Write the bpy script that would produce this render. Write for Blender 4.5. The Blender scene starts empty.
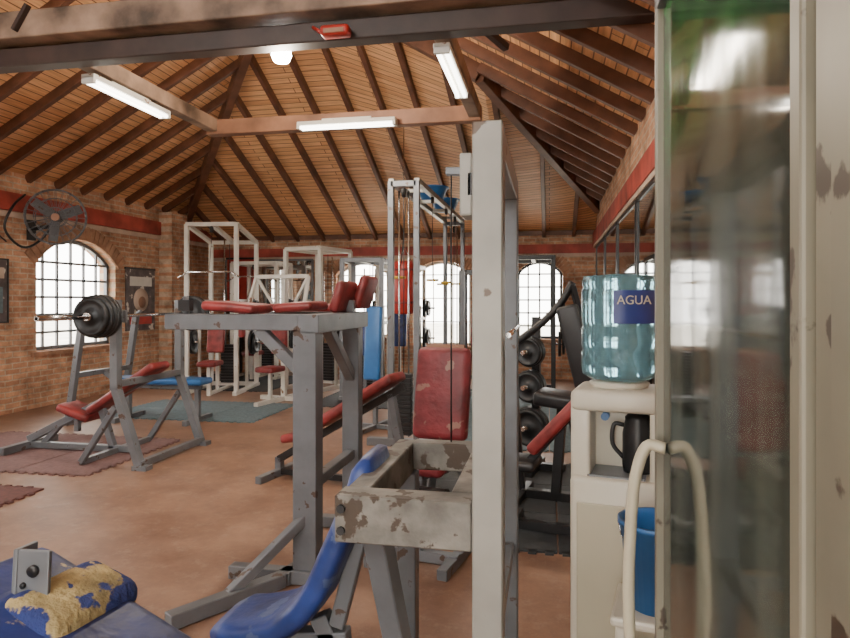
import bpy, bmesh, math, random
from mathutils import Vector, Matrix, Euler
random.seed(4)
S=bpy.context.scene
YAW=math.radians(11.0); CA,SA=math.cos(YAW),math.sin(YAW)
def site(lat,dep):
    """floor-plan survey: metres to the right of / ahead of the doorway viewpoint -> room X,Y"""
    return (CA*lat-SA*dep, SA*lat+CA*dep)

# ------------------------------------------------------------ materials
def base_mat(name):
    m=bpy.data.materials.new(name); m.use_nodes=True
    nt=m.node_tree; b=nt.nodes['Principled BSDF']; return m,nt,b
def col(c): return (c[0],c[1],c[2],1)
def pm(name,c,rough=.5,metal=0,var=.15,scale=8,bump=.0,c2=None,chip=None,chipth=.62,chipscale=6):
    m,nt,b=base_mat(name); N=nt.nodes; L=nt.links
    tc=N.new('ShaderNodeTexCoord'); n=N.new('ShaderNodeTexNoise'); n.inputs['Scale'].default_value=scale; n.inputs['Detail'].default_value=5
    L.new(tc.outputs['Object'],n.inputs['Vector'])
    r=N.new('ShaderNodeValToRGB'); d=c2 if c2 else tuple(x*(1-var*1.6) for x in c)
    r.color_ramp.elements[0].position=.3; r.color_ramp.elements[1].position=.7
    r.color_ramp.elements[0].color=col(d); r.color_ramp.elements[1].color=col(tuple(min(1,x*(1+var*.6)) for x in c))
    L.new(n.outputs['Fac'],r.inputs['Fac']); out=r.outputs['Color']
    if chip:
        n2=N.new('ShaderNodeTexNoise'); n2.inputs['Scale'].default_value=chipscale; n2.inputs['Detail'].default_value=8
        L.new(tc.outputs['Object'],n2.inputs['Vector'])
        r2=N.new('ShaderNodeValToRGB'); r2.color_ramp.elements[0].position=chipth; r2.color_ramp.elements[1].position=chipth+.02
        L.new(n2.outputs['Fac'],r2.inputs['Fac'])
        mx=N.new('ShaderNodeMixRGB'); L.new(r2.outputs['Color'],mx.inputs[0]); L.new(out,mx.inputs[1]); mx.inputs[2].default_value=col(chip)
        out=mx.outputs[0]
    L.new(out,b.inputs['Base Color'])
    b.inputs['Roughness'].default_value=rough; b.inputs['Metallic'].default_value=metal
    if bump:
        bp=N.new('ShaderNodeBump'); bp.inputs['Strength'].default_value=bump; bp.inputs['Distance'].default_value=.01
        n3=N.new('ShaderNodeTexNoise'); n3.inputs['Scale'].default_value=scale*5; L.new(tc.outputs['Object'],n3.inputs['Vector'])
        L.new(n3.outputs['Fac'],bp.inputs['Height']); L.new(bp.outputs[0],b.inputs['Normal'])
    return m
def emi(name,c,s):
    m,nt,b=base_mat(name); b.inputs['Base Color'].default_value=col(c)
    b.inputs['Emission Color'].default_value=col(c); b.inputs['Emission Strength'].default_value=s; return m
def brick_mat(name,c1,c2,mort,bw=.24,bh=.075,ms=.012,bump=.6):
    m,nt,b=base_mat(name); N=nt.nodes; L=nt.links
    tc=N.new('ShaderNodeTexCoord'); bt=N.new('ShaderNodeTexBrick')
    nz=N.new('ShaderNodeTexNoise'); nz.inputs['Scale'].default_value=4
    L.new(tc.outputs['Object'],nz.inputs['Vector'])
    ad=N.new('ShaderNodeMixRGB'); ad.blend_type='ADD'; ad.inputs[0].default_value=.03
    L.new(tc.outputs['Object'],ad.inputs[1]); L.new(nz.outputs['Color'],ad.inputs[2]); L.new(ad.outputs[0],bt.inputs['Vector'])
    bt.inputs['Scale'].default_value=1; bt.inputs['Brick Width'].default_value=bw; bt.inputs['Row Height'].default_value=bh
    bt.inputs['Mortar Size'].default_value=ms; bt.inputs['Mortar Smooth'].default_value=.3
    bt.inputs['Color1'].default_value=col(c1); bt.inputs['Color2'].default_value=col(c2); bt.inputs['Mortar'].default_value=col(mort)
    n2=N.new('ShaderNodeTexNoise'); n2.inputs['Scale'].default_value=3.2; n2.inputs['Detail'].default_value=9; n2.inputs['Roughness'].default_value=.7
    L.new(tc.outputs['Object'],n2.inputs['Vector'])
    r=N.new('ShaderNodeValToRGB'); r.color_ramp.elements[0].color=(.5,.46,.43,1); r.color_ramp.elements[1].color=(1.45,1.42,1.38,1)
    r.color_ramp.elements[0].position=.33; r.color_ramp.elements[1].position=.68
    L.new(n2.outputs['Fac'],r.inputs['Fac'])
    mx=N.new('ShaderNodeMixRGB'); mx.blend_type='MULTIPLY'; mx.inputs[0].default_value=1
    L.new(bt.outputs['Color'],mx.inputs[1]); L.new(r.outputs['Color'],mx.inputs[2]); L.new(mx.outputs[0],b.inputs['Base Color'])
    b.inputs['Roughness'].default_value=.9
    iv=N.new('ShaderNodeMath'); iv.operation='SUBTRACT'; iv.inputs[0].default_value=1; L.new(bt.outputs['Fac'],iv.inputs[1])
    bp=N.new('ShaderNodeBump'); bp.inputs['Strength'].default_value=bump; bp.inputs['Distance'].default_value=.015
    L.new(iv.outputs[0],bp.inputs['Height']); L.new(bp.outputs[0],b.inputs['Normal'])
    return m
def plank_mat():
    m,nt,b=base_mat('roof_planks'); N=nt.nodes; L=nt.links
    uv=N.new('ShaderNodeUVMap'); uv.uv_map='UVMap'; bt=N.new('ShaderNodeTexBrick')
    L.new(uv.outputs['UV'],bt.inputs['Vector'])
    bt.inputs['Scale'].default_value=1; bt.inputs['Brick Width'].default_value=2.4; bt.inputs['Row Height'].default_value=.1
    bt.inputs['Mortar Size'].default_value=.006; bt.inputs['Bias'].default_value=-.1
    bt.inputs['Color1'].default_value=(.84,.50,.27,1); bt.inputs['Color2'].default_value=(.68,.35,.17,1); bt.inputs['Mortar'].default_value=(.17,.07,.035,1)
    mp=N.new('ShaderNodeMapping'); mp.inputs['Scale'].default_value=(1.2,14,1); L.new(uv.outputs['UV'],mp.inputs['Vector'])
    n=N.new('ShaderNodeTexNoise'); n.inputs['Scale'].default_value=2; n.inputs['Detail'].default_value=6; L.new(mp.outputs[0],n.inputs['Vector'])
    r=N.new('ShaderNodeValToRGB'); r.color_ramp.elements[0].color=(.7,.65,.6,1); r.color_ramp.elements[1].color=(1.12,1.1,1.05,1)
    r.color_ramp.elements[0].position=.3; r.color_ramp.elements[1].position=.7
    L.new(n.outputs['Fac'],r.inputs['Fac'])
    mx=N.new('ShaderNodeMixRGB'); mx.blend_type='MULTIPLY'; mx.inputs[0].default_value=1
    L.new(bt.outputs['Color'],mx.inputs[1]); L.new(r.outputs['Color'],mx.inputs[2]); L.new(mx.outputs[0],b.inputs['Base Color'])
    b.inputs['Roughness'].default_value=.5
    return m
def floor_mat():
    m,nt,b=base_mat('terracotta_floor'); N=nt.nodes; L=nt.links
    tc=N.new('ShaderNodeTexCoord')
    n=N.new('ShaderNodeTexNoise'); n.inputs['Scale'].default_value=2.2; n.inputs['Detail'].default_value=12; n.inputs['Roughness'].default_value=.72
    L.new(tc.outputs['Object'],n.inputs['Vector'])
    r=N.new('ShaderNodeValToRGB'); e=r.color_ramp.elements
    e[0].position=.3; e[0].color=(.15,.078,.05,1); e[1].position=.72; e[1].color=(.35,.21,.14,1)
    L.new(n.outputs['Fac'],r.inputs['Fac'])
    # dusty scuff patches
    n5=N.new('ShaderNodeTexNoise'); n5.inputs['Scale'].default_value=7; n5.inputs['Detail'].default_value=10; n5.inputs['Roughness'].default_value=.8; L.new(tc.outputs['Object'],n5.inputs['Vector'])
    r5=N.new('ShaderNodeValToRGB'); r5.color_ramp.elements[0].position=.52; r5.color_ramp.elements[1].position=.75; r5.color_ramp.elements[0].color=(0,0,0,1); r5.color_ramp.elements[1].color=(.55,.55,.55,1); L.new(n5.outputs['Fac'],r5.inputs['Fac'])
    mx=N.new('ShaderNodeMixRGB'); L.new(r5.outputs[0],mx.inputs[0]); L.new(r.outputs[0],mx.inputs[1]); mx.inputs[2].default_value=(.42,.32,.25,1)
    L.new(mx.outputs[0],b.inputs['Base Color'])
    r2=N.new('ShaderNodeValToRGB'); r2.color_ramp.elements[0].color=(.36,.36,.36,1); r2.color_ramp.elements[1].color=(.62,.62,.62,1)
    L.new(n.outputs['Fac'],r2.inputs['Fac']); L.new(r2.outputs[0],b.inputs['Roughness'])
    return m
BRICK=brick_mat('brick_wall',(.60,.35,.22),(.42,.22,.135),(.50,.40,.30))
BRICKB=pm('arch_brick',(.45,.25,.155),.9,var=.3,scale=5,bump=.4)
PLANK=plank_mat(); FLOOR=floor_mat()
RAFT=pm('rafter_wood',(.15,.062,.034),.5,var=.3,scale=5)
BEAM=pm('beam_wood',(.30,.20,.14),.6,var=.5,scale=3,bump=.3)
BEAM2=pm('beam_wood_red',(.30,.15,.09),.55,var=.3,scale=3,bump=.3)
DARKB=pm('dark_beam',(.045,.025,.02),.5,var=.3,scale=4)
REDBAND=pm('red_band_paint',(.42,.07,.05),.6,var=.35,scale=3)
PALE=pm('pale_band_paint',(.55,.42,.33),.7,var=.2,scale=3)
WHITE=pm('white_paint',(.64,.62,.57),.4,var=.08,scale=5,chip=(.22,.12,.07),chipth=.68)
GREY=pm('grey_paint_steel',(.16,.172,.19),.4,.2,var=.16,scale=6,chip=(.09,.06,.045),chipth=.64,chipscale=12)
LGREY=pm('light_grey_paint',(.28,.27,.245),.4,.1,var=.16,scale=4,chip=(.1,.065,.045),chipth=.66,chipscale=8)
LGREYW=pm('worn_grey_paint',(.19,.18,.16),.6,.1,var=.4,scale=9,chip=(.06,.042,.03),chipth=.575,chipscale=11,bump=.2)
CREAM=pm('cream_paint',(.19,.175,.13),.45,var=.2,scale=3,chip=(.04,.025,.015),chipth=.60,chipscale=9)
CREAMP=pm('cream_plastic',(.42,.38,.28),.35,var=.05,scale=3)
WPLAS=pm('white_plastic',(.56,.52,.43),.35,var=.06,scale=3)
BLACK=pm('black_steel',(.018,.018,.02),.4,.1,var=.2,scale=6)
IRON=pm('cast_iron_plate',(.04,.042,.045),.45,.6,var=.3,scale=8)
CHROME=pm('chrome',(.6,.6,.6),.2,1,var=.1,scale=3)
REDV=pm('red_vinyl',(.27,.035,.035),.45,var=.4,scale=7,bump=.2)
REDW=pm('worn_red_vinyl',(.21,.025,.032),.5,var=.4,scale=5,bump=.5,chip=(.25,.13,.1),chipth=.64,chipscale=8)
BLUEV=pm('blue_vinyl',(.015,.04,.19),.45,var=.4,scale=6,bump=.3,chip=(.06,.09,.2),chipth=.6,chipscale=9)
BLUET=pm('torn_blue_vinyl',(.015,.032,.15),.5,var=.35,scale=6,bump=.3,chip=(.45,.36,.18),chipth=.62,chipscale=7)
FOAM=pm('yellow_foam',(.45,.35,.16),.9,var=.4,scale=12,bump=.8,chip=(.02,.035,.15),chipth=.49,chipscale=9)
BLUEP=pm('blue_plastic',(.03,.14,.38),.35,var=.1)
MATP=pm('pink_rubber_mat',(.20,.115,.11),.85,var=.15,scale=30)
MATB=pm('blue_rubber_mat',(.13,.19,.22),.85,var=.15,scale=30)
MATK=pm('black_rubber_mat',(.03,.035,.04),.7,var=.2,scale=30)
MATR=pm('dark_red_mat',(.13,.05,.045),.85,var=.15,scale=30)
TUBE=emi('fluorescent_tube_glow',(1,.96,.86),9)
BULB=emi('led_bulb_glow',(1,.98,.94),60)
REDP=pm('red_plastic',(.42,.03,.02),.4,var=.15)
YEL=pm('yellow_grip_rubber',(.55,.36,.04),.5,var=.1)
def mirror():
    m,nt,b=base_mat('mirror_glass'); b.inputs['Base Color'].default_value=(.55,.58,.58,1); b.inputs['Metallic'].default_value=1; b.inputs['Roughness'].default_value=.03; return m
MIRROR=mirror()
def cooler_glass():
    m,nt,b=base_mat('cooler_glass'); N=nt.nodes;L=nt.links
    tc=N.new('ShaderNodeTexCoord'); n=N.new('ShaderNodeTexNoise'); n.inputs['Scale'].default_value=9; n.inputs['Detail'].default_value=4
    L.new(tc.outputs['Object'],n.inputs['Vector'])
    sx=N.new('ShaderNodeSeparateXYZ'); L.new(tc.outputs['Object'],sx.inputs[0])
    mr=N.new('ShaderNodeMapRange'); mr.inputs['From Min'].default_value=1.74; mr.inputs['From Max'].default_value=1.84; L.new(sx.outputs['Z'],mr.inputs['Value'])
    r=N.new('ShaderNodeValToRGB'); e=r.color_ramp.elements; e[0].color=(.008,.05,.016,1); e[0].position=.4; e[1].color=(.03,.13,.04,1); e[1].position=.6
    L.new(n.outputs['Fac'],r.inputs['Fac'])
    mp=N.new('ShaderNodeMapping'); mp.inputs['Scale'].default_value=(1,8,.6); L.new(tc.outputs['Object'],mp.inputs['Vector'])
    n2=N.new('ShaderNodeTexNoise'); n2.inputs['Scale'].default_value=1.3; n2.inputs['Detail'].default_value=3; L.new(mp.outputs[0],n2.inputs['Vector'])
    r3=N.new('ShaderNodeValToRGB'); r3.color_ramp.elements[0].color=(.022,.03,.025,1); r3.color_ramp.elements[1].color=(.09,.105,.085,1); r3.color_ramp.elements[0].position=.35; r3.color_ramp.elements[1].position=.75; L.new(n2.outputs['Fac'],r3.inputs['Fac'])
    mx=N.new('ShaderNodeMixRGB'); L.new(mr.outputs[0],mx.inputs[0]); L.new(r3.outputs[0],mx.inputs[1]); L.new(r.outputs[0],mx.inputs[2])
    L.new(mx.outputs[0],b.inputs['Base Color'])
    rr=N.new('ShaderNodeMapRange'); rr.inputs['From Min'].default_value=.3; rr.inputs['From Max'].default_value=.75; rr.inputs['To Min'].default_value=.04; rr.inputs['To Max'].default_value=.12; L.new(n2.outputs['Fac'],rr.inputs['Value']); L.new(rr.outputs[0],b.inputs['Roughness'])
    b.inputs['IOR'].default_value=1.6
    bp=N.new('ShaderNodeBump'); bp.inputs['Strength'].default_value=.04; bp.inputs['Distance'].default_value=.02; n4=N.new('ShaderNodeTexNoise'); n4.inputs['Scale'].default_value=5
    L.new(tc.outputs['Object'],n4.inputs['Vector']); L.new(n4.outputs['Fac'],bp.inputs['Height']); L.new(bp.outputs[0],b.inputs['Normal'])
    return m
CGLASS=cooler_glass()
def water_mat():
    m,nt,b=base_mat('blue_water_bottle'); b.inputs['Base Color'].default_value=(.34,.62,.72,1); b.inputs['Roughness'].default_value=.1
    b.inputs['Transmission Weight'].default_value=.8; b.inputs['IOR'].default_value=1.15; return m
WATER=water_mat()
LABEL=pm('blue_label',(.03,.05,.22),.4,var=.1)
POSTER=pm('poster_print',(.12,.09,.09),.5,var=.5,scale=5,chip=(.6,.55,.48),chipth=.58,chipscale=5)
GROUND=pm('outdoor_ground',(.6,.57,.5),.9,var=.2,scale=1)

# ------------------------------------------------------------ builder
class B:
    def __init__(s,name,loc=(0,0,0),rz=0):
        s.name=name; s.bm=bmesh.new(); s.mats=[]; s.loc=Vector(loc) if len(loc)==3 else Vector((loc[0],loc[1],0)); s.rz=math.radians(rz)
    def mi(s,m):
        if m not in s.mats: s.mats.append(m)
        return s.mats.index(m)
    def _add(s,tmp,M,mat,smooth=False):
        i=s.mi(mat)
        for f in tmp.faces: f.material_index=i; f.smooth=smooth
        tmp.transform(M); me=bpy.data.meshes.new('t'); tmp.to_mesh(me); tmp.free(); s.bm.from_mesh(me); bpy.data.meshes.remove(me)
    def box(s,c,d,mat,rot=(0,0,0),bev=0,seg=2,smooth=False):
        t=bmesh.new(); bmesh.ops.create_cube(t,size=1); bmesh.ops.scale(t,vec=d,verts=t.verts)
        if bev: bmesh.ops.bevel(t,geom=t.edges[:],offset=min(bev,min(d)*.48),segments=seg,affect='EDGES',profile=.5); smooth=True if seg>2 else smooth
        s._add(t,Matrix.Translation(c)@Euler([math.radians(a) for a in rot]).to_matrix().to_4x4(),mat,smooth)
    def pad(s,c,d,mat,rot=(0,0,0),bev=.03): s.box(c,d,mat,rot,bev,4,True)
    def beam(s,a,b,w,h,mat,bev=.004):
        a=Vector(a);b=Vector(b); z=(b-a); L=z.length; z.normalize()
        up=Vector((0,0,1)) if abs(z.z)<.97 else Vector((0,1,0))
        x=z.cross(up).normalized(); y=x.cross(z).normalized()
        M=Matrix((x,y,z)).transposed().to_4x4(); M.translation=(a+b)/2
        t=bmesh.new(); bmesh.ops.create_cube(t,size=1); bmesh.ops.scale(t,vec=(w,h,L),verts=t.verts)
        if bev: bmesh.ops.bevel(t,geom=t.edges[:],offset=min(bev,w*.3,h*.3),segments=1,affect='EDGES')
        bmesh.ops.recalc_face_normals(t,faces=t.faces[:])
        s._add(t,M,mat)
    def cyl(s,a,b,r,mat,seg=16,r2=None):
        a=Vector(a);b=Vector(b); z=b-a; L=z.length
        M=z.to_track_quat('Z','Y').to_matrix().to_4x4(); M.translation=(a+b)/2
        t=bmesh.new(); bmesh.ops.create_cone(t,cap_ends=True,segments=seg,radius1=r,radius2=r if r2 is None else r2,depth=L)
        i=s.mi(mat)
        for f in t.faces: f.smooth=len(f.verts)==4
        for f in t.faces: f.material_index=i
        t.transform(M); me=bpy.data.meshes.new('t'); t.to_mesh(me); t.free(); s.bm.from_mesh(me); bpy.data.meshes.remove(me)
    def sph(s,c,r,mat,sc=(1,1,1)):
        t=bmesh.new(); bmesh.ops.create_uvsphere(t,u_segments=16,v_segments=10,radius=r); bmesh.ops.scale(t,vec=sc,verts=t.verts)
        s._add(t,Matrix.Translation(c),mat,True)
    def path(s,pts,r,mat,seg=10):
        for a,b in zip(pts,pts[1:]): s.cyl(a,b,r,mat,seg)
        for p in pts[1:-1]: s.sph(p,r*1.0,mat)
    def tube(s,pts,r,mat,seg=12,sub=5):
        P=[Vector(p) for p in pts]; P=[P[0]*2-P[1]]+P+[P[-1]*2-P[-2]]; C=[]
        for i in range(1,len(P)-2):
            for k in range(sub):
                t=k/sub; a,b,c,d=P[i-1],P[i],P[i+1],P[i+2]
                C.append(.5*((2*b)+(-a+c)*t+(2*a-5*b+4*c-d)*t*t+(-a+3*b-3*c+d)*t**3))
        C.append(P[-2]); t=bmesh.new(); rings=[]; n=None
        for i,p in enumerate(C):
            T=(C[min(i+1,len(C)-1)]-C[max(i-1,0)]).normalized()
            n=(T.orthogonal() if n is None else (n-T*n.dot(T))).normalized(); bn=T.cross(n)
            rings.append([t.verts.new(p+r*(math.cos(2*math.pi*k/seg)*n+math.sin(2*math.pi*k/seg)*bn)) for k in range(seg)])
        for A,D in zip(rings,rings[1:]):
            for k in range(seg): t.faces.new((A[k],A[(k+1)%seg],D[(k+1)%seg],D[k]))
        t.faces.new(rings[0][::-1]); t.faces.new(rings[-1]); bmesh.ops.recalc_face_normals(t,faces=t.faces[:])
        s._add(t,Matrix.Identity(4),mat,True)
    def lathe(s,prof,c,mat,seg=32,axis=None):
        t=bmesh.new(); rings=[]
        for r,z in prof: rings.append([t.verts.new((r*math.cos(2*math.pi*k/seg),r*math.sin(2*math.pi*k/seg),z)) for k in range(seg)])
        for A,C in zip(rings,rings[1:]):
            for k in range(seg): t.faces.new((A[k],A[(k+1)%seg],C[(k+1)%seg],C[k]))
        if prof[0][0]>1e-4: t.faces.new(rings[0][::-1])
        if prof[-1][0]>1e-4: t.faces.new(rings[-1])
        M=Matrix.Translation(c)
        if axis is not None: M=M@Vector(axis).to_track_quat('Z','Y').to_matrix().to_4x4()
        s._add(t,M,mat,True)
    def ring(s,c,R,r,mat,axis=(0,0,1),seg=32):
        q=Vector(axis).to_track_quat('Z','Y'); pts=[Vector(c)+q@Vector((R*math.cos(2*math.pi*k/seg),R*math.sin(2*math.pi*k/seg),0)) for k in range(seg+1)]
        for a,b in zip(pts,pts[1:]): s.cyl(a,b,r,mat,6)
    def plate(s,c,R,th,axis,mat=None):
        mat=mat or IRON
        s.lathe([(.02,-th/2),(R*.3,-th/2),(R*.34,-th*.25),(R*.8,-th*.25),(R*.85,-th/2),(R,-th/2*.9),(R,th/2*.9),(R*.85,th/2),(R*.8,th*.25),(R*.34,th*.25),(R*.3,th/2),(.02,th/2)],c,mat,36,axis)
    def done(s,parent=None):
        me=bpy.data.meshes.new(s.name); s.bm.to_mesh(me); s.bm.free()
        for m in s.mats: me.materials.append(m)
        o=bpy.data.objects.new(s.name,me); S.collection.objects.link(o); o.location=s.loc; o.rotation_euler[2]=s.rz
        if parent: o.parent=parent
        return o

# ------------------------------------------------------------ room shell
XL,XR,YB,YF=-7.0,.84,12.4,-1.6; EV,EB,T=3.2,2.8,.55
TR=2.2/(XR+3); XC=(XL+XR)/2; WD=XR-XL
def arc(x0,x1,zs,rise,n=12):
    w=(x1-x0)/2; R=(w*w+rise*rise)/(2*rise); cx=(x0+x1)/2; cz=zs+rise-R; a=math.asin(w/R)
    return [(cx+R*math.sin(a*(2*k/n-1)),cz+R*math.cos(a*(2*k/n-1))) for k in range(n+1)]
def wall(name,L0,L1,H,holes,M,th=.3):
    cu=bpy.data.curves.new(name,'CURVE'); cu.dimensions='2D'; cu.fill_mode='BOTH'; cu.extrude=th/2
    def sp(p):
        q=cu.splines.new('POLY'); q.points.add(len(p)-1)
        for i,(x,y) in enumerate(p): q.points[i].co=(x,y,0,1)
        q.use_cyclic_u=True
    sp([(L0,0),(L1,0),(L1,H),(L0,H)])
    for (a,b,z0,zs,rise) in holes: sp([(a,z0),(b,z0)]+(arc(a,b,zs,rise)[::-1] if rise else [(b,zs),(a,zs)]))
    o=bpy.data.objects.new('tmp',cu); S.collection.objects.link(o)
    dg=bpy.context.evaluated_depsgraph_get(); me=bpy.data.meshes.new_from_object(o.evaluated_get(dg)); bpy.data.objects.remove(o)
    w=bpy.data.objects.new(name,me); me.name=name; me.materials.clear(); me.materials.append(BRICK); S.collection.objects.link(w); w.matrix_world=M
    return w
def frameM(ex,ey,ez,t):
    M=Matrix((ex,ey,ez)).transposed().to_4x4(); M.translation=t; return M
ML=frameM((0,1,0),(0,0,1),(1,0,0),(XL-.15,0,0))
MR=frameM((0,1,0),(0,0,1),(1,0,0),(XR+.15,0,0))
MB=frameM((1,0,0),(0,0,1),(0,-1,0),(0,YB+.15,0))
MF=frameM((1,0,0),(0,0,1),(0,-1,0),(0,YF-.15,0))
LW=[(7.7,9.35,.78,2.05,.36),(4.2,5.9,.78,2.05,.36),(.8,2.5,.78,2.05,.36)]
BW=[(-4.25,-3.15,.75,2.0,.27),(-2.65,-1.5,.6,2.0,.27),(-.62,.25,.75,2.0,.25)]
wall('wall_left',YF,YB+.3,3.2,LW,ML)
wall('wall_right',YF,YB+.3,3.2,[],MR)
wall('wall_back',XL,XR,2.85,BW,MB)
wall('wall_front',XL,XR,3.2,[(-1.1,.1,0.001,2.2,0)],MF)
def window(i,h,M,sgn,nx,ny,mat,bw=.035):
    a,b,z0,zs,rise=h; bm=B('window_%d'%i)
    A=arc(a,b,zs,rise,14)
    def P(x,z,o=0): return (x,z,o)
    bm.beam(P(a+.03,z0),P(a+.03,zs),.05,.06,mat); bm.beam(P(b-.03,z0),P(b-.03,zs),.05,.06,mat)
    bm.beam(P(a,z0+.03),P(b,z0+.03),.05,.06,mat)
    for p,q in zip(A,A[1:]): bm.beam(P(p[0],p[1]-.03),P(q[0],q[1]-.03),.05,.06,mat)
    w=(b-a)/2;R=(w*w+rise*rise)/(2*rise);cx=(a+b)/2;cz=zs+rise-R
    for k in range(1,nx):
        x=a+(b-a)*k/nx; zt=cz+math.sqrt(max(0,R*R-(x-cx)**2)); bm.beam(P(x,z0),P(x,zt),bw,bw,mat)
    for k in range(1,ny+1):
        z=z0+(zs-z0)*k/ny; bm.beam(P(a,z),P(b,z),bw,bw,mat)
    n=22; an=math.asin(w/R)
    for k in range(n):
        t=an*1.08*(2*(k+.5)/n-1); c=(cx+(R+.11)*math.sin(t),cz+(R+.11)*math.cos(t),sgn*.16)
        bm.box(c,(2*an*1.08*R/n*.9,.22,.05),BRICKB,(0,0,-math.degrees(t)))
    bm.box(((a+b)/2,z0-.03,sgn*.15),(b-a+.2,.06,.12),BRICKB)
    o=bm.done(); o.matrix_world=M; return o
for i,h in enumerate(LW): window(i+1,h,ML,1,6,5,GREY)
window(4,BW[0],MB,1,3,4,WHITE,.022); window(5,BW[1],MB,1,3,3,WHITE,.02); window(6,BW[2],MB,1,4,5,BLACK,.03)

f=B('floor'); f.box((XC,(YB+YF)/2,-.05),(WD+.6,YB-YF+.6,.1),FLOOR); f.done()
g=B('outdoor_ground'); g.box((0,5,-.2),(80,80,.1),GROUND); g.done()

# roof
def zl(x): return EV+T*(x-XL)
def zr(x): return EV+TR*(XR-x)
def zp(x): return zl(x) if x<=-3 else zr(x)
HX=-.76
def yh(x):
    if x<=-3: return 11.5+(x-XL)/4*(6.76-11.5)
    if x<=HX: return 6.76+(x+3)/2.24*.34
    return 7.1+(x-HX)/(XR-HX)*4.4
me=bpy.data.meshes.new('ceiling'); bm=bmesh.new(); uvl=bm.loops.layers.uv.new('UVMap')
def quad(ps,uvs):
    vs=[bm.verts.new(p) for p in ps]; fa=bm.faces.new(vs)
    for l,u in zip(fa.loops,uvs): l[uvl].uv=u
cols=[XL+.25*k for k in range(17)]
cs=1/math.cos(math.atan(T))
for a,b in zip(cols,cols[1:]):
    quad([(a,YF,zl(a)),(b,YF,zl(b)),(b,yh(b),zl(b)),(a,yh(a),zl(a))],[(YF,(a)*cs),(YF,b*cs),(yh(b),b*cs),(yh(a),a*cs)])
cr=[-3+.14*k for k in range(17)]+[HX+.2*k for k in range(1,9)]
for a,b in zip(cr,cr[1:]):
    quad([(a,YF,zr(a)),(b,YF,zr(b)),(b,yh(b),zr(b)),(a,yh(a),zr(a))],[(YF,(a)*cs),(YF,b*cs),(yh(b),b*cs),(yh(a),a*cs)])
def bl(x,t):
    y=YB+(yh(x)-YB)*t; z=EB+(zp(x)-EB)*t; return (x,y,z)
allc=cols+cr[1:]
for a,b in zip(allc,allc[1:]):
    for k in range(6):
        t0,t1=k/6,(k+1)/6; P=[bl(a,t0),bl(b,t0),bl(b,t1),bl(a,t1)]
        quad(P,[(p[0],-p[1]*1.1) for p in P])
bmesh.ops.remove_doubles(bm,verts=bm.verts,dist=.0005)
bm.to_mesh(me); bm.free(); me.materials.append(PLANK); o=bpy.data.objects.new('ceiling',me); S.collection.objects.link(o)

r=B('ceiling_rafters')
rw,rh=.065,.12; dz=-.055
y=YF+.3
while y<11.4:
    xe=-3 if y<6.76 else XL+(11.5-y)/4.74*4
    if xe-XL>.15: r.beam((XL,y,zl(XL)+dz),(xe,y,zl(xe)+dz),rw,rh,RAFT)
    xe=-3 if y<6.8 else (HX if y<7.1 else HX+(y-7.1)/4.4*(XR-HX))
    if XR-xe>.15: r.beam((XR,y,zr(XR)+dz),(xe,y,zr(xe)+dz),rw,rh,RAFT)
    y+=.52
x=XL+.3
while x<XR-.1:
    a=bl(x,0);b=bl(x,1); r.beam((a[0],a[1],a[2]+dz),(b[0],b[1],b[2]+dz),rw,rh,RAFT); x+=.55
for a,b in [((XL,11.5,3.2),(-3,6.76,5.4)),((XR,11.5,3.2),(HX,7.1,zr(HX))),((HX,7.1,zr(HX)),(-3,6.76,5.4)),((-3,YF,5.4),(-3,6.8,5.4))]:
    r.beam((a[0],a[1],a[2]-.1),(b[0],b[1],b[2]-.1),.11,.2,RAFT)
r.done()
b=B('ceiling_tie_beams')
b.box((XC,4.3,3.37),(WD,.14,.14),DARKB,bev=.01); b.box((XC,4.2,3.56),(WD,.2,.2),BEAM,bev=.015)
b.box((-2.17,6.45,3.38),(3.0,.13,.16),BEAM2,bev=.01)
b.box((-3.6,5.4,3.4),(.12,2.2,.14),BEAM,bev=.01); b.box((-.74,5.4,3.4),(.12,2.2,.14),BEAM,bev=.01)
for sx in (-4.9,-.4): b.beam((sx-.12,4.28,3.4),(sx+.1,4.6,3.3),.05,.05,DARKB)
for sx in (-3.9,-.62): b.beam((sx,4.08,3.5),(sx+.12,4.08,3.68),.05,.03,DARKB)
for sx in (-5.2,-3,-.9): b.beam((sx,4.2,3.6),(sx,4.2,zp(sx)-.02),.12,.12,DARKB)
b.done()
t=B('trim_1'); t.box((XL+.02,(YF+YB)/2,2.8),(.05,YB-YF,.24),REDBAND); t.box((XL+.015,(YF+YB)/2,2.63),(.04,YB-YF,.07),PALE); t.done()
t=B('trim_2'); t.box((XR-.02,(YF+YB)/2,2.64),(.05,YB-YF,.22),REDBAND); t.box((XR-.015,(YF+YB)/2,2.5),(.04,YB-YF,.05),PALE); t.done()
t=B('trim_3'); t.box((XC,YB-.02,2.47),(WD,.05,.17),REDBAND); t.box((XC,YB-.02,2.77),(WD,.08,.08),RAFT); t.box((XC,YB-.015,2.35),(WD,.04,.06),PALE); t.done()
p=B('wall_pier'); p.box((0,0,1.55),(.26,.5,3.1),BRICK); po=p.done()
PM=frameM((0,1,0),(0,0,1),(1,0,0),(0,0,0))
po.data.transform(PM.inverted()); po.matrix_world=Matrix.Translation((XL+.13,10.8,0))@PM

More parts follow.
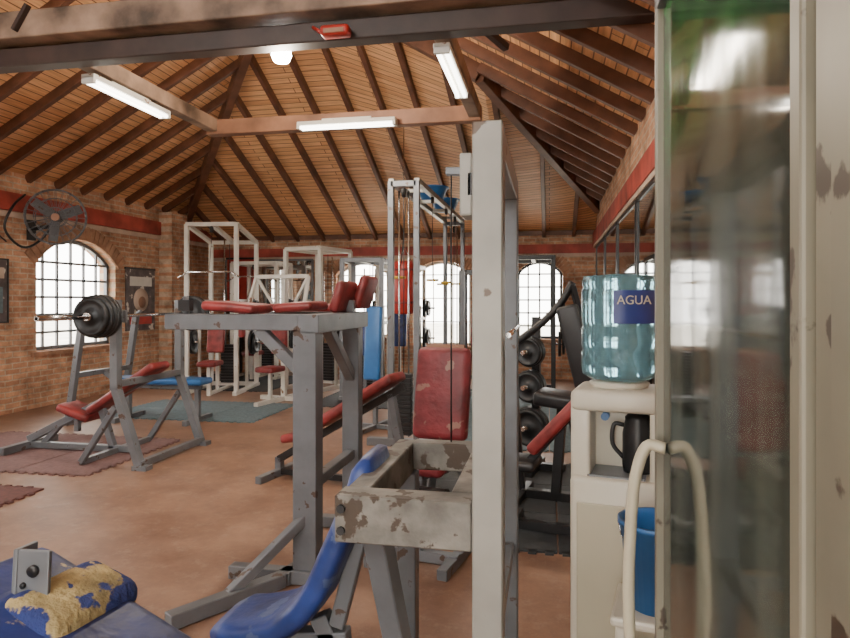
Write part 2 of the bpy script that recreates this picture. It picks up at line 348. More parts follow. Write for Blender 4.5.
m=B('wall_mirror',(XR-.03,0,0))
for k in range(5):
    yc=3.6+k*1.75; m.box((0,yc,1.55),(.02,1.6,1.7),MIRROR)
    for e in (-.82,.82): m.box((-.005,yc+e,1.55),(.035,.04,1.78),BLACK)
    for e in (-.87,.87): m.box((-.005,yc,1.55+e),(.035,1.66,.04),BLACK)
m.done()
m=B('wall_mirror',(-5.7,YB-.03,0)); m.box((0,0,1.35),(1.9,.02,1.9),MIRROR)
for e in (-.96,.96): m.box((e,0,1.35),(.04,.035,1.95),GREY)
m.box((0,0,2.32),(1.95,.035,.04),GREY); m.box((0,0,.38),(1.95,.035,.04),GREY); m.done()
m=B('red_wall_banner',(-6.3,YB-.06,0)); m.box((0,0,1.85),(.6,.03,1.0),REDP); m.box((0,-.01,2.36),(.64,.05,.04),BLACK); m.done()
m=B('wall_poster',(XL+.02,9.98,0)); m.box((0,0,1.5),(.015,.8,1.05),POSTER); m.box((.01,0,1.82),(.01,.6,.16),WHITE)
m.lathe([(.0,0),(.2,0),(.2,.01),(0,.01)],(.008,0,1.5),PALE,24,(1,0,0)); m.lathe([(.0,0),(.1,0),(.1,.012),(0,.012)],(.01,.02,1.46),BEAM2,20,(1,0,0)); m.box((.01,0,1.15),(.01,.6,.14),REDP)
m.box((.0,0,2.04),(.03,.82,.03),BLACK); m.done()
m=B('wall_poster',(XL+.02,6.93,0)); m.box((0,0,1.62),(.02,.5,.8),POSTER); m.box((.012,0,1.85),(.01,.4,.14),PALE); m.box((.012,0,1.5),(.01,.36,.34),MATB)
for e in (-.26,.26): m.box((.005,e,1.62),(.035,.02,.84),BLACK)
for e in (-.41,.41): m.box((.005,0,1.62+e),(.035,.54,.02),BLACK)
m.done()

# ------------------------------------------------------------ lamps
def fluo(name,c,L,rz):
    o=B(name,c,rz); o.box((0,0,.06),(.12,L,.04),WHITE,bev=.008); o.box((0,0,.09),(.05,L*.5,.03),WHITE)
    o.cyl((-.03,-L/2+.03,.02),(-.03,L/2-.03,.02),.016,TUBE,12); o.cyl((.03,-L/2+.03,.02),(.03,L/2-.03,.02),.016,TUBE,12)
    for e in (-1,1): o.box((0,e*(L/2-.015),.03),(.11,.03,.05),WHITE)
    ob=o.done()
    ld=bpy.data.lights.new(name+'_lamp','AREA'); ld.shape='RECTANGLE'; ld.size=.1; ld.size_y=L; ld.energy=10; ld.color=(1,.87,.7)
    lo=bpy.data.objects.new(name+'_lamp',ld); S.collection.objects.link(lo); lo.parent=ob; lo.location=(0,0,-.03)
fluo('fluorescent_light',(-3.6,5.0,3.22),1.05,0)
fluo('fluorescent_light',(-2.05,6.32,3.27),1.05,90)
fluo('fluorescent_light',(-.74,4.93,3.22),1.05,0)
o=B('ceiling_light_bulb',(-2.08,4.75,0)); zt=3.54
o.cyl((0,0,zt-.03),(0,0,4.85),.006,BLACK,6); o.lathe([(.02,.0),(.03,-.04),(.03,-.09),(.02,-.1)],(0,0,zt+.06),WHITE)
o.lathe([(.03,0),(.075,-.05),(.08,-.09),(.06,-.135),(.0,-.15)],(0,0,zt-.02),BULB); ob=o.done()
ld=bpy.data.lights.new('bulb_glow','POINT'); ld.energy=170; ld.shadow_soft_size=.08; ld.color=(1,.86,.68)
lo=bpy.data.objects.new('bulb_glow',ld); S.collection.objects.link(lo); lo.parent=ob; lo.location=(0,0,zt-.28)
o=B('emergency_light',(-1.43,4.17,3.33)); o.box((0,0,0),(.2,.1,.07),REDP,bev=.02,seg=3); o.box((0,-.052,-.01),(.14,.01,.03),BEAM2); o.cyl((-.1,0,0),(-.18,.04,.06),.012,REDP); o.done()

# ------------------------------------------------------------ wall fan
fx,fy=XL+.45,7.55
o=B('wall_fan',(fx,fy,2.62)); ax=Vector((.55,-.8,-.1)).normalized()
q=ax.to_track_quat('Z','Y')
for R,off in ((.36,.0),(.37,.05),(.36,.1),(.25,.12),(.13,.125),(.25,-.03),(.13,-.04)): o.ring(ax*off,R,.005 if R<.3 else .008,GREY,ax,28)
for k in range(24):
    a=2*math.pi*k/24; d=q@Vector((math.cos(a),math.sin(a),0)); o.path([d*.05-ax*.04,d*.25-ax*.03,d*.36,d*.36+ax*.1,d*.25+ax*.12,d*.05+ax*.125],.003,GREY,5)
o.cyl(ax*-.18,ax*.0,.08,BLACK,20); o.cyl(ax*.0,ax*.07,.045,BEAM2,16); o.cyl(ax*.115,ax*.13,.05,BEAM2,20)
for k in range(3):
    a=2*math.pi*k/3+.4; d=q@Vector((math.cos(a),math.sin(a),0)); s_=q@Vector((-math.sin(a),math.cos(a),0))
    M=Matrix((d,(s_*.86+ax*.5).normalized(),d.cross((s_*.86+ax*.5).normalized()))).transposed().to_4x4(); M.translation=d*.19+ax*.04
    t=bmesh.new(); bmesh.ops.create_cube(t,size=1); bmesh.ops.scale(t,vec=(.27,.14,.006),verts=t.verts); bmesh.ops.bevel(t,geom=[e for e in t.edges],offset=.002,segments=1,affect='EDGES'); o._add(t,M,GREY)
o.path([ax*-.15,ax*-.15+Vector((-.12,0,-.12)),Vector((-.44,.05,-.15))],.03,BLACK)
o.box((-.44,.05,-.15),(.03,.14,.3),BLACK)
o.tube([Vector((-.4,-.1,.3)),Vector((-.3,-.4,.1)),Vector((-.33,-.5,-.2)),Vector((-.3,-.25,-.42)),Vector((-.24,.0,-.3)),ax*-.15],.016,BLACK)
o.tube([Vector((-.43,-.52,.6)),Vector((-.43,-.54,0)),Vector((-.43,-.5,-.25)),Vector((-.4,-.4,-.36))],.01,BLACK)
o.done()

# ------------------------------------------------------------ rubber mats
def mats(name,cx,cy,nx,ny,s,mat,rz=0,z=.012):
    o=B(name,(cx,cy,0),rz)
    for i in range(nx):
        for j in range(ny):
            X=(i-(nx-1)/2)*s;Y=(j-(ny-1)/2)*s
            o.box((X,Y,z/2),(s*.985,s*.985,z),mat)
    n=int(nx*s/.1)
    for e in (-1,1):
        for k in range(n): o.box((-nx*s/2+.05+k*.1,e*ny*s/2,z/2),(.05,.05,z),mat)
    n=int(ny*s/.1)
    for e in (-1,1):
        for k in range(n): o.box((e*nx*s/2,-ny*s/2+.05+k*.1,z/2),(.05,.05,z),mat)
    o.done()
mats('rubber_floor_mat',-4.95,5.5,3,2,.72,MATP)
mats('rubber_floor_mat',-4.62,7.95,3,2,.7,MATB)
mats('rubber_floor_mat',-4.62,4.05,2,1,.7,MATR)
mats('rubber_floor_mat',-.35,8.2,3,5,.7,MATB)
mats('rubber_floor_mat',-.3,4.9,3,3,.7,MATK)
mats('rubber_floor_mat',-5.6,10.8,3,3,.7,MATK)
mats('rubber_floor_mat',-2.3,9.6,3,3,.7,MATK)

# ------------------------------------------------------------ bench press
def bench(name,bx,by,vinyl,rz=0):
    o=B(name,(bx,by,0),rz); w=1.0
    for yy in (0,w):
        o.beam((0,yy,.7),(0,yy,1.5),.075,.075,GREY); o.beam((0,yy,.72),(.24,yy,.03),.075,.07,GREY)
        o.beam((.0,yy,.55),(-.35,yy,.04),.05,.05,GREY)
        o.beam((0,yy,1.32),(.09,yy,1.32),.04,.03,GREY); o.beam((.09,yy,1.3),(.09,yy,1.41),.04,.03,GREY)
        o.box((.26,yy,.02),(.14,.1,.04),GREY)
    o.beam((.24,-.02,.05),(.24,w+.02,.05),.06,.06,GREY); o.beam((0,0,.75),(0,w,.75),.06,.06,GREY); o.beam((-.35,0,.04),(-.35,w,.04),.05,.05,GREY)
    m=w/2
    o.beam((0,m,.75),(-1.35,m,.1),.07,.07,GREY); o.beam((-1.35,m-.35,.05),(-1.35,m+.35,.05),.07,.07,GREY)
    o.beam((-1.35,m,.05),(-.2,m,.05),.06,.06,GREY); o.beam((-.55,m,.5),(-.4,m,.05),.06,.06,GREY); o.beam((-.95,m,.3),(-1.2,m,.05),.05,.05,GREY)
    o.pad((-.24,m,.65),(.85,.3,.075),vinyl,(0,-33,0)); o.pad((-.76,m,.40),(.36,.3,.075),vinyl,(0,18,0)); o.beam((-.8,m,.2),(-.8,m,.38),.05,.05,GREY)
    return o.done()
bx,by=-3.79,5.07
bench('bench_press',bx,by,REDV)
o=B('barbell',(bx+.045,by,1.36)); o.cyl((0,-.95,0),(0,1.5,0),.014,CHROME,12)
for s0,s1 in ((-.95,-.35),(1.25,1.5)): o.cyl((0,s0,0),(0,s1,0),.022,CHROME,14)
for yy,R in ((-.24,.185),(-.285,.185),(-.33,.18),(-.37,.16)): o.plate((0,yy,0),R,.04,(0,1,0))
for yy,R in ((1.14,.185),(1.185,.185),(1.23,.16)): o.plate((0,yy,0),R,.04,(0,1,0))
o.cyl((0,-.43,0),(0,-.40,0),.035,CHROME); o.done()
o=B('weight_bench',(-5.3,7.2,0)); 
o.pad((.55,0,.5),(1.25,.3,.08),BLUEP); o.beam((0,0,.43),(1.1,0,.43),.06,.06,GREY)
for xx in (.1,1.05): o.beam((xx,0,.42),(xx,0,.04),.06,.06,GREY); o.beam((xx,-.3,.03),(xx,.3,.03),.06,.06,GREY)
for yy in (-.5,.5):
    o.beam((-.15,yy,1.3),(-.35,yy,.03),.07,.07,GREY); o.beam((-.15,yy,1.3),(-.08,yy,1.36),.05,.03,GREY)
o.beam((-.25,-.5,.6),(-.25,.5,.6),.06,.06,GREY); o.beam((-.25,0,.6),(0,0,.43),.06,.06,GREY); o.beam((-.35,-.55,.03),(-.35,.55,.03),.06,.06,GREY)
o.done()

# ------------------------------------------------------------ main grey station
X0,Y0=site(-.627,3.43)
o=B('preacher_curl_station',(X0,Y0,0))
o.beam((0,0,0),(0,0,1.335),.13,.11,GREY); o.beam((0,.79,0),(0,.79,1.335),.11,.1,GREY)
o.beam((.02,-.055,1.373),(.02,.88,1.373),.12,.1,GREY); o.beam((-.82,0,1.38),(-.03,0,1.38),.1,.085,GREY)
o.beam((-.6,.79,1.38),(-.02,.79,1.38),.08,.08,GREY); o.beam((-.55,.04,1.37),(-.55,.79,1.37),.07,.07,GREY)
o.beam((-.28,0,1.34),(0,0,1.08),.06,.06,GREY); o.beam((0,.3,1.34),(0,.75,1.0),.06,.06,GREY)
o.pad((-.46,.1,1.46),(.32,.26,.055),REDV,(0,4,0)); o.pad((-.16,.3,1.46),(.24,.3,.055),REDV,(0,-4,0))
o.pad((.02,.55,1.52),(.06,.3,.2),REDV,(0,18,0)); o.pad((.1,.75,1.55),(.06,.28,.22),REDV,(0,18,0)); o.beam((.05,.6,1.42),(.05,.6,1.5),.05,.05,GREY)
o.pad((-.3,.75,1.45),(.5,.2,.05),REDV,(0,0,0))
o.cyl((-.72,.0,1.42),(-.72,.0,1.52),.016,GREY); o.box((-.72,0,1.47),(.07,.04,.06),BLACK)
o.beam((-.1,-.1,.04),(-.43,-.62,.04),.07,.07,GREY); o.beam((-.1,-.1,.04),(.12,.9,.04),.07,.07,GREY)
o.beam((-.42,-.05,.04),(.1,-.05,.04),.07,.07,GREY); o.beam((-.3,.79,.04),(.3,.79,.04),.07,.07,GREY); o.beam((0,.0,.5),(0,.79,.5),.06,.06,GREY)
o.beam((0,-.02,.35),(-.28,-.35,.05),.05,.05,GREY)
o.done()

X0,Y0=site(-.55,5.2)
o=B('incline_bench',(X0,Y0,0),-11)
o.pad((-.0,0,.68),(.85,.3,.08),REDV,(0,-31,0))
o.beam((-.75,0,.14),(.42,0,.82),.06,.06,BLACK); o.beam((-.75,-.3,.03),(-.75,.3,.03),.06,.06,GREY); o.beam((-.75,0,.03),(-.75,0,.16),.06,.06,GREY)
o.beam((.3,0,.76),(.45,0,.03),.06,.06,GREY); o.beam((.45,-.3,.03),(.45,.3,.03),.06,.06,GREY); o.beam((-.75,0,.04),(.45,0,.04),.05,.05,BLACK); o.pad((-.52,0,.36),(.3,.26,.07),REDV,(0,-10,0)); o.done()

# ------------------------------------------------------------ foreground frame machine
X0,Y0=site(.172,1.72)
o=B('cable_tower_frame',(X0,Y0,0))
o.beam((0,0,0),(0,0,1.97),.08,.1,LGREY); o.beam((0,.78,0),(0,.78,1.9),.08,.08,GREY)
o.beam((0,.052,1.925),(0,.82,1.925),.078,.08,LGREY); o.beam((0,.052,.04),(0,.82,.04),.078,.08,LGREY); o.beam((0,.05,.55),(0,.75,.55),.05,.05,GREY)
o.box((-.06,.03,1.81),(.035,.1,.17),LGREY,bev=.006); o.box((-.045,0,1.81),(.02,.04,.06),BLACK)
o.cyl((.045,.1,1.4),(.045,.7,1.4),.008,CHROME)
o.beam((-.42,0,.9),(-.042,0,.9),.09,.13,LGREYW); o.beam((-.34,.64,.92),(-.11,.64,.92),.07,.1,LGREYW)
o.beam((-.375,.047,.91),(-.375,.68,.91),.07,.11,LGREYW); o.beam((-.08,.047,.91),(-.08,.68,.91),.06,.11,LGREYW)
for z in (.87,.93): o.cyl((-.4,-.047,z),(-.4,-.055,z),.012,IRON,8)
o.beam((-.36,.62,.86),(-.36,.62,0),.07,.07,GREY)
o.beam((-.33,.05,.85),(-.26,.35,.0),.07,.06,GREY); o.beam((-.36,.62,.04),(0,.62,.04),.06,.06,GREY)
o.cyl((-.2,.64,.97),(-.2,.64,1.98),.003,BLACK,6); o.beam((-.04,.64,1.97),(-.22,.64,1.98),.03,.03,GREY)
o.done()
X0,Y0=site(-.35,2.14)
o=B('gym_seat',(X0,Y0,0),0)
pts=[(.19,1.0),(.165,.90),(.12,.79),(.07,.68),(.025,.58),(-.03,.50),(-.11,.44),(-.22,.41),(-.34,.40)]
t=bmesh.new(); rings=[]
for i,(px_,pz) in enumerate(pts):
    a=pts[max(i-1,0)]; c=pts[min(i+1,len(pts)-1)]; tx_,tz_=c[0]-a[0],c[1]-a[1]; l=math.hypot(tx_,tz_); nx_,nz_=tz_/l,-tx_/l
    hw=.145 if 0<i<len(pts)-1 else .11; th=.042 if 0<i<len(pts)-1 else .02
    sec=[]
    for k in range(16):
        an=2*math.pi*k/16; cc,ss=math.cos(an),math.sin(an); yy=hw*(abs(cc)**.35)*(1 if cc>0 else -1); dd=th*(abs(ss)**.6)*(1 if ss>0 else -1)
        sec.append(t.verts.new((px_+nx_*dd,yy,pz+nz_*dd)))
    rings.append(sec)
for A,D in zip(rings,rings[1:]):
    for k in range(16): t.faces.new((A[k],A[(k+1)%16],D[(k+1)%16],D[k]))
t.faces.new(rings[0][::-1]); t.faces.new(rings[-1]); bmesh.ops.recalc_face_normals(t,faces=t.faces[:])
bmesh.ops.subdivide_edges(t,edges=t.edges[:],cuts=1,smooth=.6,use_grid_fill=True)
o._add(t,Matrix.Identity(4),BLUEV,True)
o.beam((.17,0,.84),(.06,0,.42),.05,.05,GREY); o.beam((.0,0,.45),(.2,0,.03),.06,.06,GREY); o.beam((-.33,0,.34),(.1,0,.38),.06,.06,GREY)
o.beam((-.3,0,.36),(-.3,0,.03),.06,.06,GREY); o.beam((-.3,-.22,.03),(-.3,.22,.03),.06,.06,GREY); o.beam((.2,-.16,.03),(.2,.16,.03),.06,.06,GREY); o.beam((-.3,0,.04),(.2,0,.04),.05,.05,GREY)
o.done()
# torn pad lower left
X0,Y0=site(-.90,1.52)
o=B('torn_padded_bench',(X0,Y0,0),10)
o.pad((.08,-.02,.69),(.66,.34,.12),BLUET,(0,19,-18),.05); o.pad((.035,.05,.752),(.19,.28,.1),FOAM,(0,16,-18),.045); o.pad((-.22,-.08,.73),(.30,.34,.12),BLUET,(0,-12,-18),.05)
o.beam((.1,0,.62),(.1,0,.03),.06,.06,GREY); o.beam((-.25,0,.62),(-.25,0,.03),.06,.06,GREY)
o.beam((-.25,-.25,.03),(-.25,.25,.03),.06,.06,GREY); o.beam((.1,-.25,.03),(.1,.25,.03),.06,.06,GREY); o.beam((-.25,0,.6),(.25,0,.58),.06,.06,GREY)
bx_,by_=-.03,.0
o.box((bx_,by_,.850),(.085,.012,.11),GREY,(-4,0,-6),.003); o.box((bx_-.04,by_+.03,.85),(.012,.07,.11),GREY,(-4,0,-6),.003); o.box((bx_,by_+.03,.795),(.09,.07,.012),GREY,(0,0,-6))
o.lathe([(0,0),(.014,0),(.014,.008),(0,.008)],(bx_+.005,by_-.006,.86),BLACK,14,(0,-1,-.1)); o.lathe([(0,0),(.007,0),(.007,.008),(0,.008)],(bx_-.02,by_-.004,.825),IRON,10,(0,-1,-.1))
o.beam((bx_,by_+.04,.79),(bx_,0,.6),.04,.04,GREY)
o.done()

# ------------------------------------------------------------ red seat machine (centre)
X0,Y0=site(.11,4.05)
o=B('seated_leg_machine',(X0,Y0,0),-11)
o.pad((0,.0,.91),(.36,.1,.58),REDW,(-10,0,0),.045); o.pad((0,-.25,.55),(.33,.42,.09),REDW,(4,0,0),.04)
o.box((0,.06,1.2),(.26,.03,.03),BEAM2,(-10,0,0))
o.beam((0,.08,1.1),(0,.02,.4),.06,.06,GREY); o.beam((0,-.4,.48),(0,.1,.48),.06,.06,GREY)
for xx in (-.22,.22): o.beam((xx,-.6,.03),(xx,.6,.03),.06,.06,GREY); o.beam((xx,.3,.03),(xx*.3,.05,.5),.05,.05,GREY)
o.beam((-.25,-.4,.04),(.25,-.4,.04),.06,.06,GREY); o.beam((-.25,.4,.04),(.25,.4,.04),.06,.06,GREY); o.beam((0,-.4,.04),(0,-.38,.5),.06,.06,GREY)
for xx in (-.14,.14): o.cyl((xx-.08,-.52,.42),(xx+.08,-.52,.42),.05,BLACK)
o.beam((0,-.4,.45),(0,-.52,.42),.04,.04,GREY); o.done()

# ------------------------------------------------------------ cable crossover
o=B('cable_crossover_machine',(-1.6,6.4,0)); H=2.72
for yy in (0,3.5):
    for xx in (0,.27): o.beam((xx,yy,0),(xx,yy,H),.06,.06,GREY)
    o.beam((-.25,yy,.04),(.5,yy,.04),.08,.08,GREY); o.beam((0,yy,H-.03),(.27,yy,H-.03),.06,.06,GREY)
    for xx in (.085,.185): o.cyl((xx,yy,.1),(xx,yy,H-.1),.01,CHROME,8)
    for k in range(14): o.box((.135,yy,.14+k*.045),(.17,.1,.04),BLACK,bev=.004)
    o.cyl((.135,yy,.75),(.135,yy,H-.1),.005,BLACK,6); o.cyl((.12,yy,H-.12),(.15,yy,H-.12),.05,BLACK)
for xx in (0,.27): o.beam((xx,0,H),(xx,3.5,H),.06,.06,LGREY)
for yy in (.6,1.4,2.2,3.0): o.beam((0,yy,H),(.27,yy,H),.04,.04,LGREY)
for yy in (.25,3.2): o.path([(.135,yy-.1,H-.05),(.05,yy,1.9),(.0,yy,1.75)],.004,BLACK,6); o.cyl((-.08,yy,1.74),(.1,yy,1.74),.015,YEL)
for yy in (.9,1.9,2.7):
    o.cyl((.27,yy,H-.05),(.27,yy,1.75),.004,BLACK,6); o.cyl((.2,yy,1.73),(.34,yy,1.73),.014,YEL); o.cyl((.255,yy,H-.06),(.285,yy,H-.06),.04,BLACK)
o.done()
for yy in (8.0,9.0):
    o=B('blue_basin',(-1.46,yy,2.755)); o.lathe([(0.0,0),(.13,0),(.2,.16),(.215,.16),(.215,.172),(.19,.17),(.12,.02),(0,.018)],(0,0,0),BLUEP); o.done()
o=B('punching_bag',(-1.97,8.6,0)); o.lathe([(0,1.3),(.12,1.31),(.14,1.34),(.14,1.98),(.12,2.03),(0,2.04)],(0,0,0),REDP)
for z in (1.45,1.9): o.lathe([(.142,z),(.142,z+.03)],(0,0,0),REDV)
for k in range(3): a=k*2.1; o.cyl((.11*math.cos(a),.11*math.sin(a),2.02),(0,0,2.25),.005,CHROME,6)
o.cyl((0,0,2.25),(0,0,4.08),.008,CHROME,6); o.done()

def station(name,x,y,rz,w,dp,h,frame,vin,stack=True,plates=True,pull=True,lowh=None):
    o=B(name,(x,y,0),rz); t=.065; lh=lowh or h
    for xx in (-w/2,w/2):
        o.beam((xx,0,0),(xx,0,h),t,t,frame); o.beam((xx,dp,0),(xx,dp,lh),t,t,frame); o.beam((xx,-.1,.03),(xx,dp+.1,.03),t,t,frame); o.beam((xx,0,h),(xx,dp,lh),t,t,frame)
        o.beam((xx,0,h*.55),(xx,dp,h*.55),t*.8,t*.8,frame)
    o.beam((-w/2,0,h),(w/2,0,h),t,t,frame); o.beam((-w/2,dp,lh),(w/2,dp,lh),t,t,frame); o.beam((-w/2,dp,.05),(w/2,dp,.05),t,t,frame)
    o.beam((0,0,h),(0,dp,lh),t,t,frame)
    if stack:
        for xx in (-.09,.09): o.cyl((xx,dp*.8,.06),(xx,dp*.8,h-.1),.012,CHROME,8)
        for k in range(13): o.box((0,dp*.8,.12+k*.05),(.26,.12,.044),BLACK)
        o.box((0,dp*.8,.07),(.3,.16,.04),frame); o.cyl((0,dp*.8,.75),(0,dp*.8,lh-.05),.005,BLACK,6)
    if plates:
        for sx in (-1,1):
            for z,R in ((1.35,.17),(.8,.2)):
                o.cyl((sx*w/2,dp*.5,z),(sx*(w/2+.28),dp*.5,z),.018,CHROME,10); o.beam((sx*w/2,dp*.5,0.0),(sx*w/2,dp*.5,z+.05),.045,.045,frame)
                o.plate((sx*(w/2+.1),dp*.5,z),R,.045,(1,0,0)); o.plate((sx*(w/2+.16),dp*.5,z),R*.85,.04,(1,0,0))
    if pull:
        o.cyl((0,.03,h-.1),(0,-.1,1.95),.004,BLACK,6); o.path([(-.5,-.1,1.85),(-.35,-.1,1.94),(.35,-.1,1.94),(.5,-.1,1.85)],.014,CHROME)
        o.cyl((-.015,0,h-.08),(.015,0,h-.08),.05,BLACK)
        o.pad((0,-.05,.5),(.3,.4,.08),vin); o.beam((0,-.1,0),(0,-.1,.48),.06,.06,frame); o.beam((0,-.1,.03),(0,dp,.03),.05,.05,frame)
    if vin is not None: o.pad((0,.2,.95),(.28,.08,.6),vin,(-8,0,0)); o.beam((0,.25,.03),(0,.25,1.2),.05,.05,frame)
    return o.done()
station('lat_pulldown_machine',-5.25,9.3,8,.8,1.0,2.7,WHITE,REDV,lowh=2.5)
station('multi_gym_station',-4.0,10.0,-15,.7,.9,2.35,WHITE,REDV,pull=False)
station('chest_press_machine',-5.5,11.3,0,.9,.7,2.2,WHITE,REDV)
station('squat_rack',-2.7,11.2,0,.7,.8,2.1,WHITE,BLUEV,stack=False,pull=False)
station('shoulder_press_machine',-2.75,9.2,5,.6,.8,2.1,GREY,BLUEV,pull=False,plates=False)
station('black_squat_rack',-.25,9.9,0,.62,1.0,2.15,BLACK,None,stack=False,pull=False)
station('pec_deck_machine',-1.25,11.3,0,.6,.7,2.0,GREY,REDV,pull=False,plates=False)
o=B('butterfly_machine',(-3.95,8.7,0),-10)
o.beam((0,.3,0),(0,.3,1.95),.07,.07,WHITE); o.beam((-.4,.3,.03),(.4,.3,.03),.07,.07,WHITE); o.beam((0,-.4,.03),(0,.6,.03),.07,.07,WHITE)
o.beam((-.45,.25,1.85),(.45,.25,1.85),.06,.06,WHITE)
for s_ in (-1,1): o.beam((s_*.45,.25,1.85),(s_*.5,-.05,1.0),.05,.05,WHITE); o.pad((s_*.47,-.08,1.15),(.08,.1,.4),REDV); o.beam((s_*.45,.25,1.85),(s_*.1,.3,1.3),.04,.04,WHITE)
o.pad((0,.18,1.0),(.26,.08,.6),REDV); o.pad((0,-.05,.5),(.3,.36,.08),REDV); o.beam((0,-.05,0),(0,-.05,.46),.05,.05,WHITE); o.plate((.3,.42,.75),.17,.045,(.2,1,0)); o.beam((0,.36,.75),(.35,.40,.75),.04,.04,WHITE); o.done()
X0,Y0=site(-.6,7.4)
o=B('blue_incline_board',(X0,Y0,0),-11); o.pad((0,0,1.0),(.2,.08,.85),BLUEP,(-5,0,4)); o.beam((0,.06,0),(0,.06,1.3),.05,.05,GREY); o.beam((-.25,.06,.03),(.25,.06,.03),.05,.05,GREY); o.beam((0,-.3,.03),(0,.4,.03),.05,.05,GREY); o.done()
X0,Y0=site(.94,5.55)
o=B('weight_plate_tree',(X0,Y0,0),-11)
o.beam((0,.12,0),(0,.12,1.35),.07,.07,BLACK); o.beam((-.25,.12,.03),(.25,.12,.03),.07,.07,BLACK); o.beam((0,-.2,.03),(0,.35,.03),.07,.07,BLACK)
for z,R in ((1.05,.13),(.75,.14),(.4,.17)):
    for yy,k in ((.04,1),(-.01,1),(-.06,.9)): o.plate((-.03,yy,z),R*k,.045,(.25,1,0),IRON)
    o.cyl((0,.1,z),(-.06,-.15,z),.02,CHROME)
o.done()
X0,Y0=site(1.02,4.75)
o=B('leg_press_machine',(X0,Y0,0),-11)
o.pad((.13,0,1.14),(.16,.34,.66),BLACK,(0,-14,0)); o.pad((.02,0,.76),(.42,.34,.1),BLACK,(0,6,0))
o.tube([(-.36,-.1,1.16),(-.22,-.1,1.26),(-.08,-.1,1.38),(.02,-.1,1.5),(.09,-.1,1.63)],.028,BLACK)
o.beam((.09,-.1,1.6),(.16,-.05,1.3),.04,.04,BLACK); o.beam((.0,0,.72),(-.05,0,.03),.07,.07,BLACK); o.beam((.2,0,1.1),(.22,0,.03),.06,.06,BLACK)
o.beam((-.3,0,.04),(.24,0,.04),.07,.07,BLACK); o.beam((-.36,-.1,1.16),(-.3,0,.04),.04,.04,BLACK)
for xx in (-.3,.2): o.beam((xx,-.25,.03),(xx,.25,.03),.06,.06,BLACK)
o.done()
X0,Y0=site(.84,4.1)
o=B('adjustable_bench',(X0,Y0,0),-11)
o.pad((0.02,0,.72),(.5,.28,.08),REDV,(0,-48,0)); o.beam((-.2,0,.42),(.2,0,.9),.05,.05,BLACK); o.pad((-.24,0,.44),(.26,.28,.07),BLACK,(0,0,0))
o.beam((.1,0,.8),(.2,0,.03),.05,.05,BLACK); o.beam((-.3,0,.42),(-.3,0,.03),.05,.05,BLACK); o.beam((-.33,0,.04),(.2,0,.04),.06,.06,BLACK)
for xx in (-.3,.18): o.beam((xx,-.25,.03),(xx,.25,.03),.06,.06,BLACK)
o.done()

# ------------------------------------------------------------ water dispenser
X0,Y0=site(.735,2.42)
P=bpy.data.objects.new('water_dispenser',None); S.collection.objects.link(P); P.location=(X0,Y0,0)
o=B('body'); o.rz=math.radians(-11)
o.box((0,.0,.43),(.32,.32,.86),WPLAS,bev=.02,seg=3); o.box((0,.09,1.0),(.32,.14,.34),WPLAS,bev=.02,seg=3)
o.box((-.125,-.04,.98),(.07,.2,.3),WPLAS,bev=.012,seg=3); o.box((.137,-.04,.98),(.045,.2,.3),WPLAS,bev=.012,seg=3); o.box((0,-.02,1.135),(.32,.27,.08),WPLAS,bev=.025,seg=3)
o.box((0,-.162,.52),(.27,.01,.5),CREAMP,bev=.004); o.box((0,-.06,.862),(.2,.16,.01),GREY)
o.cyl((-.05,.03,1.06),(-.05,-.03,1.06),.015,BLUEP); o.cyl((.05,.03,1.06),(.05,-.03,1.06),.015,REDP)
o.lathe([(.1,1.17),(.11,1.19),(.09,1.2)],(0,0,0),WPLAS); o.done(P)
o=B('bottle'); o.lathe([(.05,1.18),(.06,1.2),(.11,1.205),(.135,1.22),(.14,1.25),(.14,1.3),(.134,1.315),(.14,1.33),(.14,1.39),(.134,1.405),(.14,1.42),(.14,1.53),(.134,1.545),(.138,1.56),(.132,1.59),(.0,1.6)],(0,0,0),WATER,40); o.done(P)
o=B('label'); t=bmesh.new(); n=14; vs=[]
for k in range(n+1):
    a=math.radians(-104+k*95/n); vs.append([t.verts.new((.1425*math.cos(a),.1425*math.sin(a),z)) for z in (1.415,1.535)])
for a_,b_ in zip(vs,vs[1:]): t.faces.new((a_[0],b_[0],b_[1],a_[1]))
o._add(t,Matrix.Identity(4),LABEL,True); o.done(P)
cu=bpy.data.curves.new('label_text','FONT'); cu.body='AGUA'; cu.size=.045; cu.align_x='CENTER'; cu.extrude=.001
tx=bpy.data.objects.new('label_text',cu); S.collection.objects.link(tx); tx.parent=P; a=math.radians(-76); tx.location=(.148*math.cos(a),.148*math.sin(a),1.485); tx.rotation_euler=(math.radians(90),0,a+math.pi/2); cu.materials.append(WPLAS)
kx,ky=site(.785,2.36)
o=B('thermos_jug',(kx,ky,.868))
o.lathe([(.0,0),(.05,.0),(.055,.02),(.055,.14),(.045,.19),(.046,.2),(.03,.215),(0,.217)],(0,0,0),BLACK)
o.tube([(-.05,0,.17),(-.085,0,.17),(-.09,0,.1),(-.052,0,.05)],.008,BLACK); o.done()
sx,sy=site(.72,1.98)
o=B('plastic_stool',(sx,sy,0),-11); o.box((0,0,.54),(.26,.26,.03),WPLAS,bev=.01)
for a in (-1,1):
    for c in (-1,1): o.beam((a*.1,c*.1,.53),(a*.12,c*.12,0),.03,.03,WPLAS)
o.done()
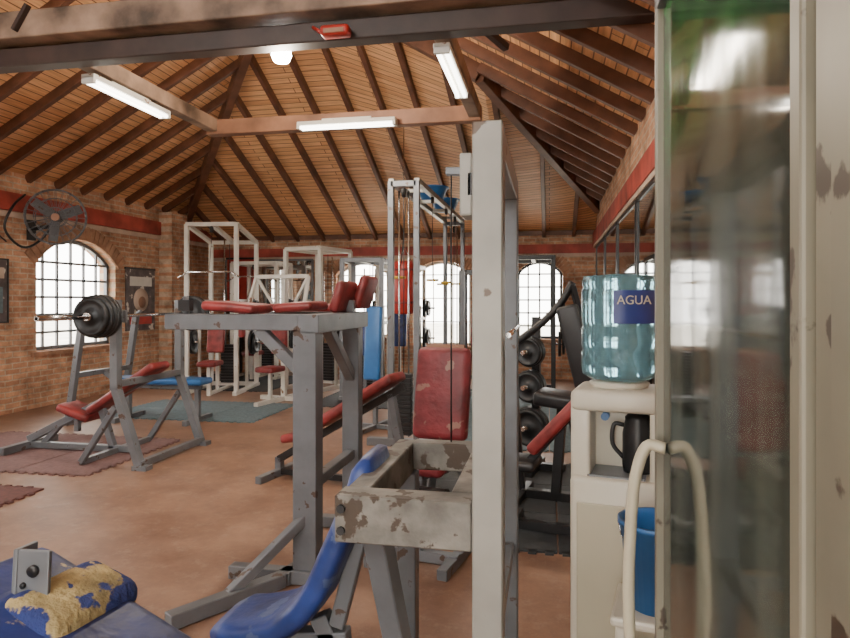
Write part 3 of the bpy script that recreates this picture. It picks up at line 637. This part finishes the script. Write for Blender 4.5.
o=B('bucket',(sx,sy,.556)); o.lathe([(.0,0),(.085,0),(.112,.25),(.12,.25),(.12,.265),(.108,.265),(.106,.24),(.08,.012),(0,.01)],(0,0,0),BLUEP)
o.path([(.118*math.cos(k*math.pi/8),-.04*math.sin(k*math.pi/8),.255-.11*math.sin(k*math.pi/8)) for k in range(9)],.003,CHROME,6); o.done()

# ------------------------------------------------------------ drinks cooler & metal door
o=B('glass_door_cooler',(.23,.62,0)); L=.80
o.box((.31,L/2,1.06),(.52,L,2.1),CREAM,bev=.01); o.box((.31,L/2,.03),(.5,L-.02,.06),BLACK)
o.box((.02,L/2,1.1),(.035,L-.04,2.0),CGLASS)
for yy,w_ in ((.012,.03),(L-.012,.02)): o.box((.015,yy,1.1),(.055,w_,2.06),CREAM,bev=.004)
for zz in (.1,2.13): o.box((.015,L/2,zz),(.055,L,.05),GREY,bev=.004)
o.tube([(.0,L-.06,1.2),(-.035,L-.05,1.2),(-.058,L-.05,1.13),(-.068,L-.05,1.0),(-.07,L-.05,.87),(-.062,L-.05,.74),(-.04,L-.05,.68),(0,L-.06,.66)],.012,CREAMP,14); o.done()
o=B('door_1',(.225,.14,0)); o.box((.02,.235,1.1),(.04,.47,2.2),CREAM,bev=.006); o.box((-.003,.235,1.1),(.012,.36,2.0),CREAM,bev=.004); o.box((.1,.235,2.25),(.3,.5,.1),CREAM)
for z in (.3,1.1,1.9): o.cyl((-.005,.465,z-.05),(-.005,.465,z+.05),.009,GREY)
o.done()

# ------------------------------------------------------------ world, camera
w=bpy.data.worlds.new('world'); S.world=w; w.use_nodes=True; bg=w.node_tree.nodes['Background']
bg.inputs['Color'].default_value=(1,.955,.88,1); bg.inputs['Strength'].default_value=14.0
cd=bpy.data.cameras.new('cam'); cam=bpy.data.objects.new('cam',cd); S.collection.objects.link(cam); S.camera=cam
cam.location=(0,0,1.5); cam.rotation_euler=(math.radians(90),0,YAW); cd.sensor_width=36; cd.lens=36*640/850; cd.shift_y=-.0224; cd.clip_start=.03
S.view_settings.exposure=.0
S.view_settings.look='None'
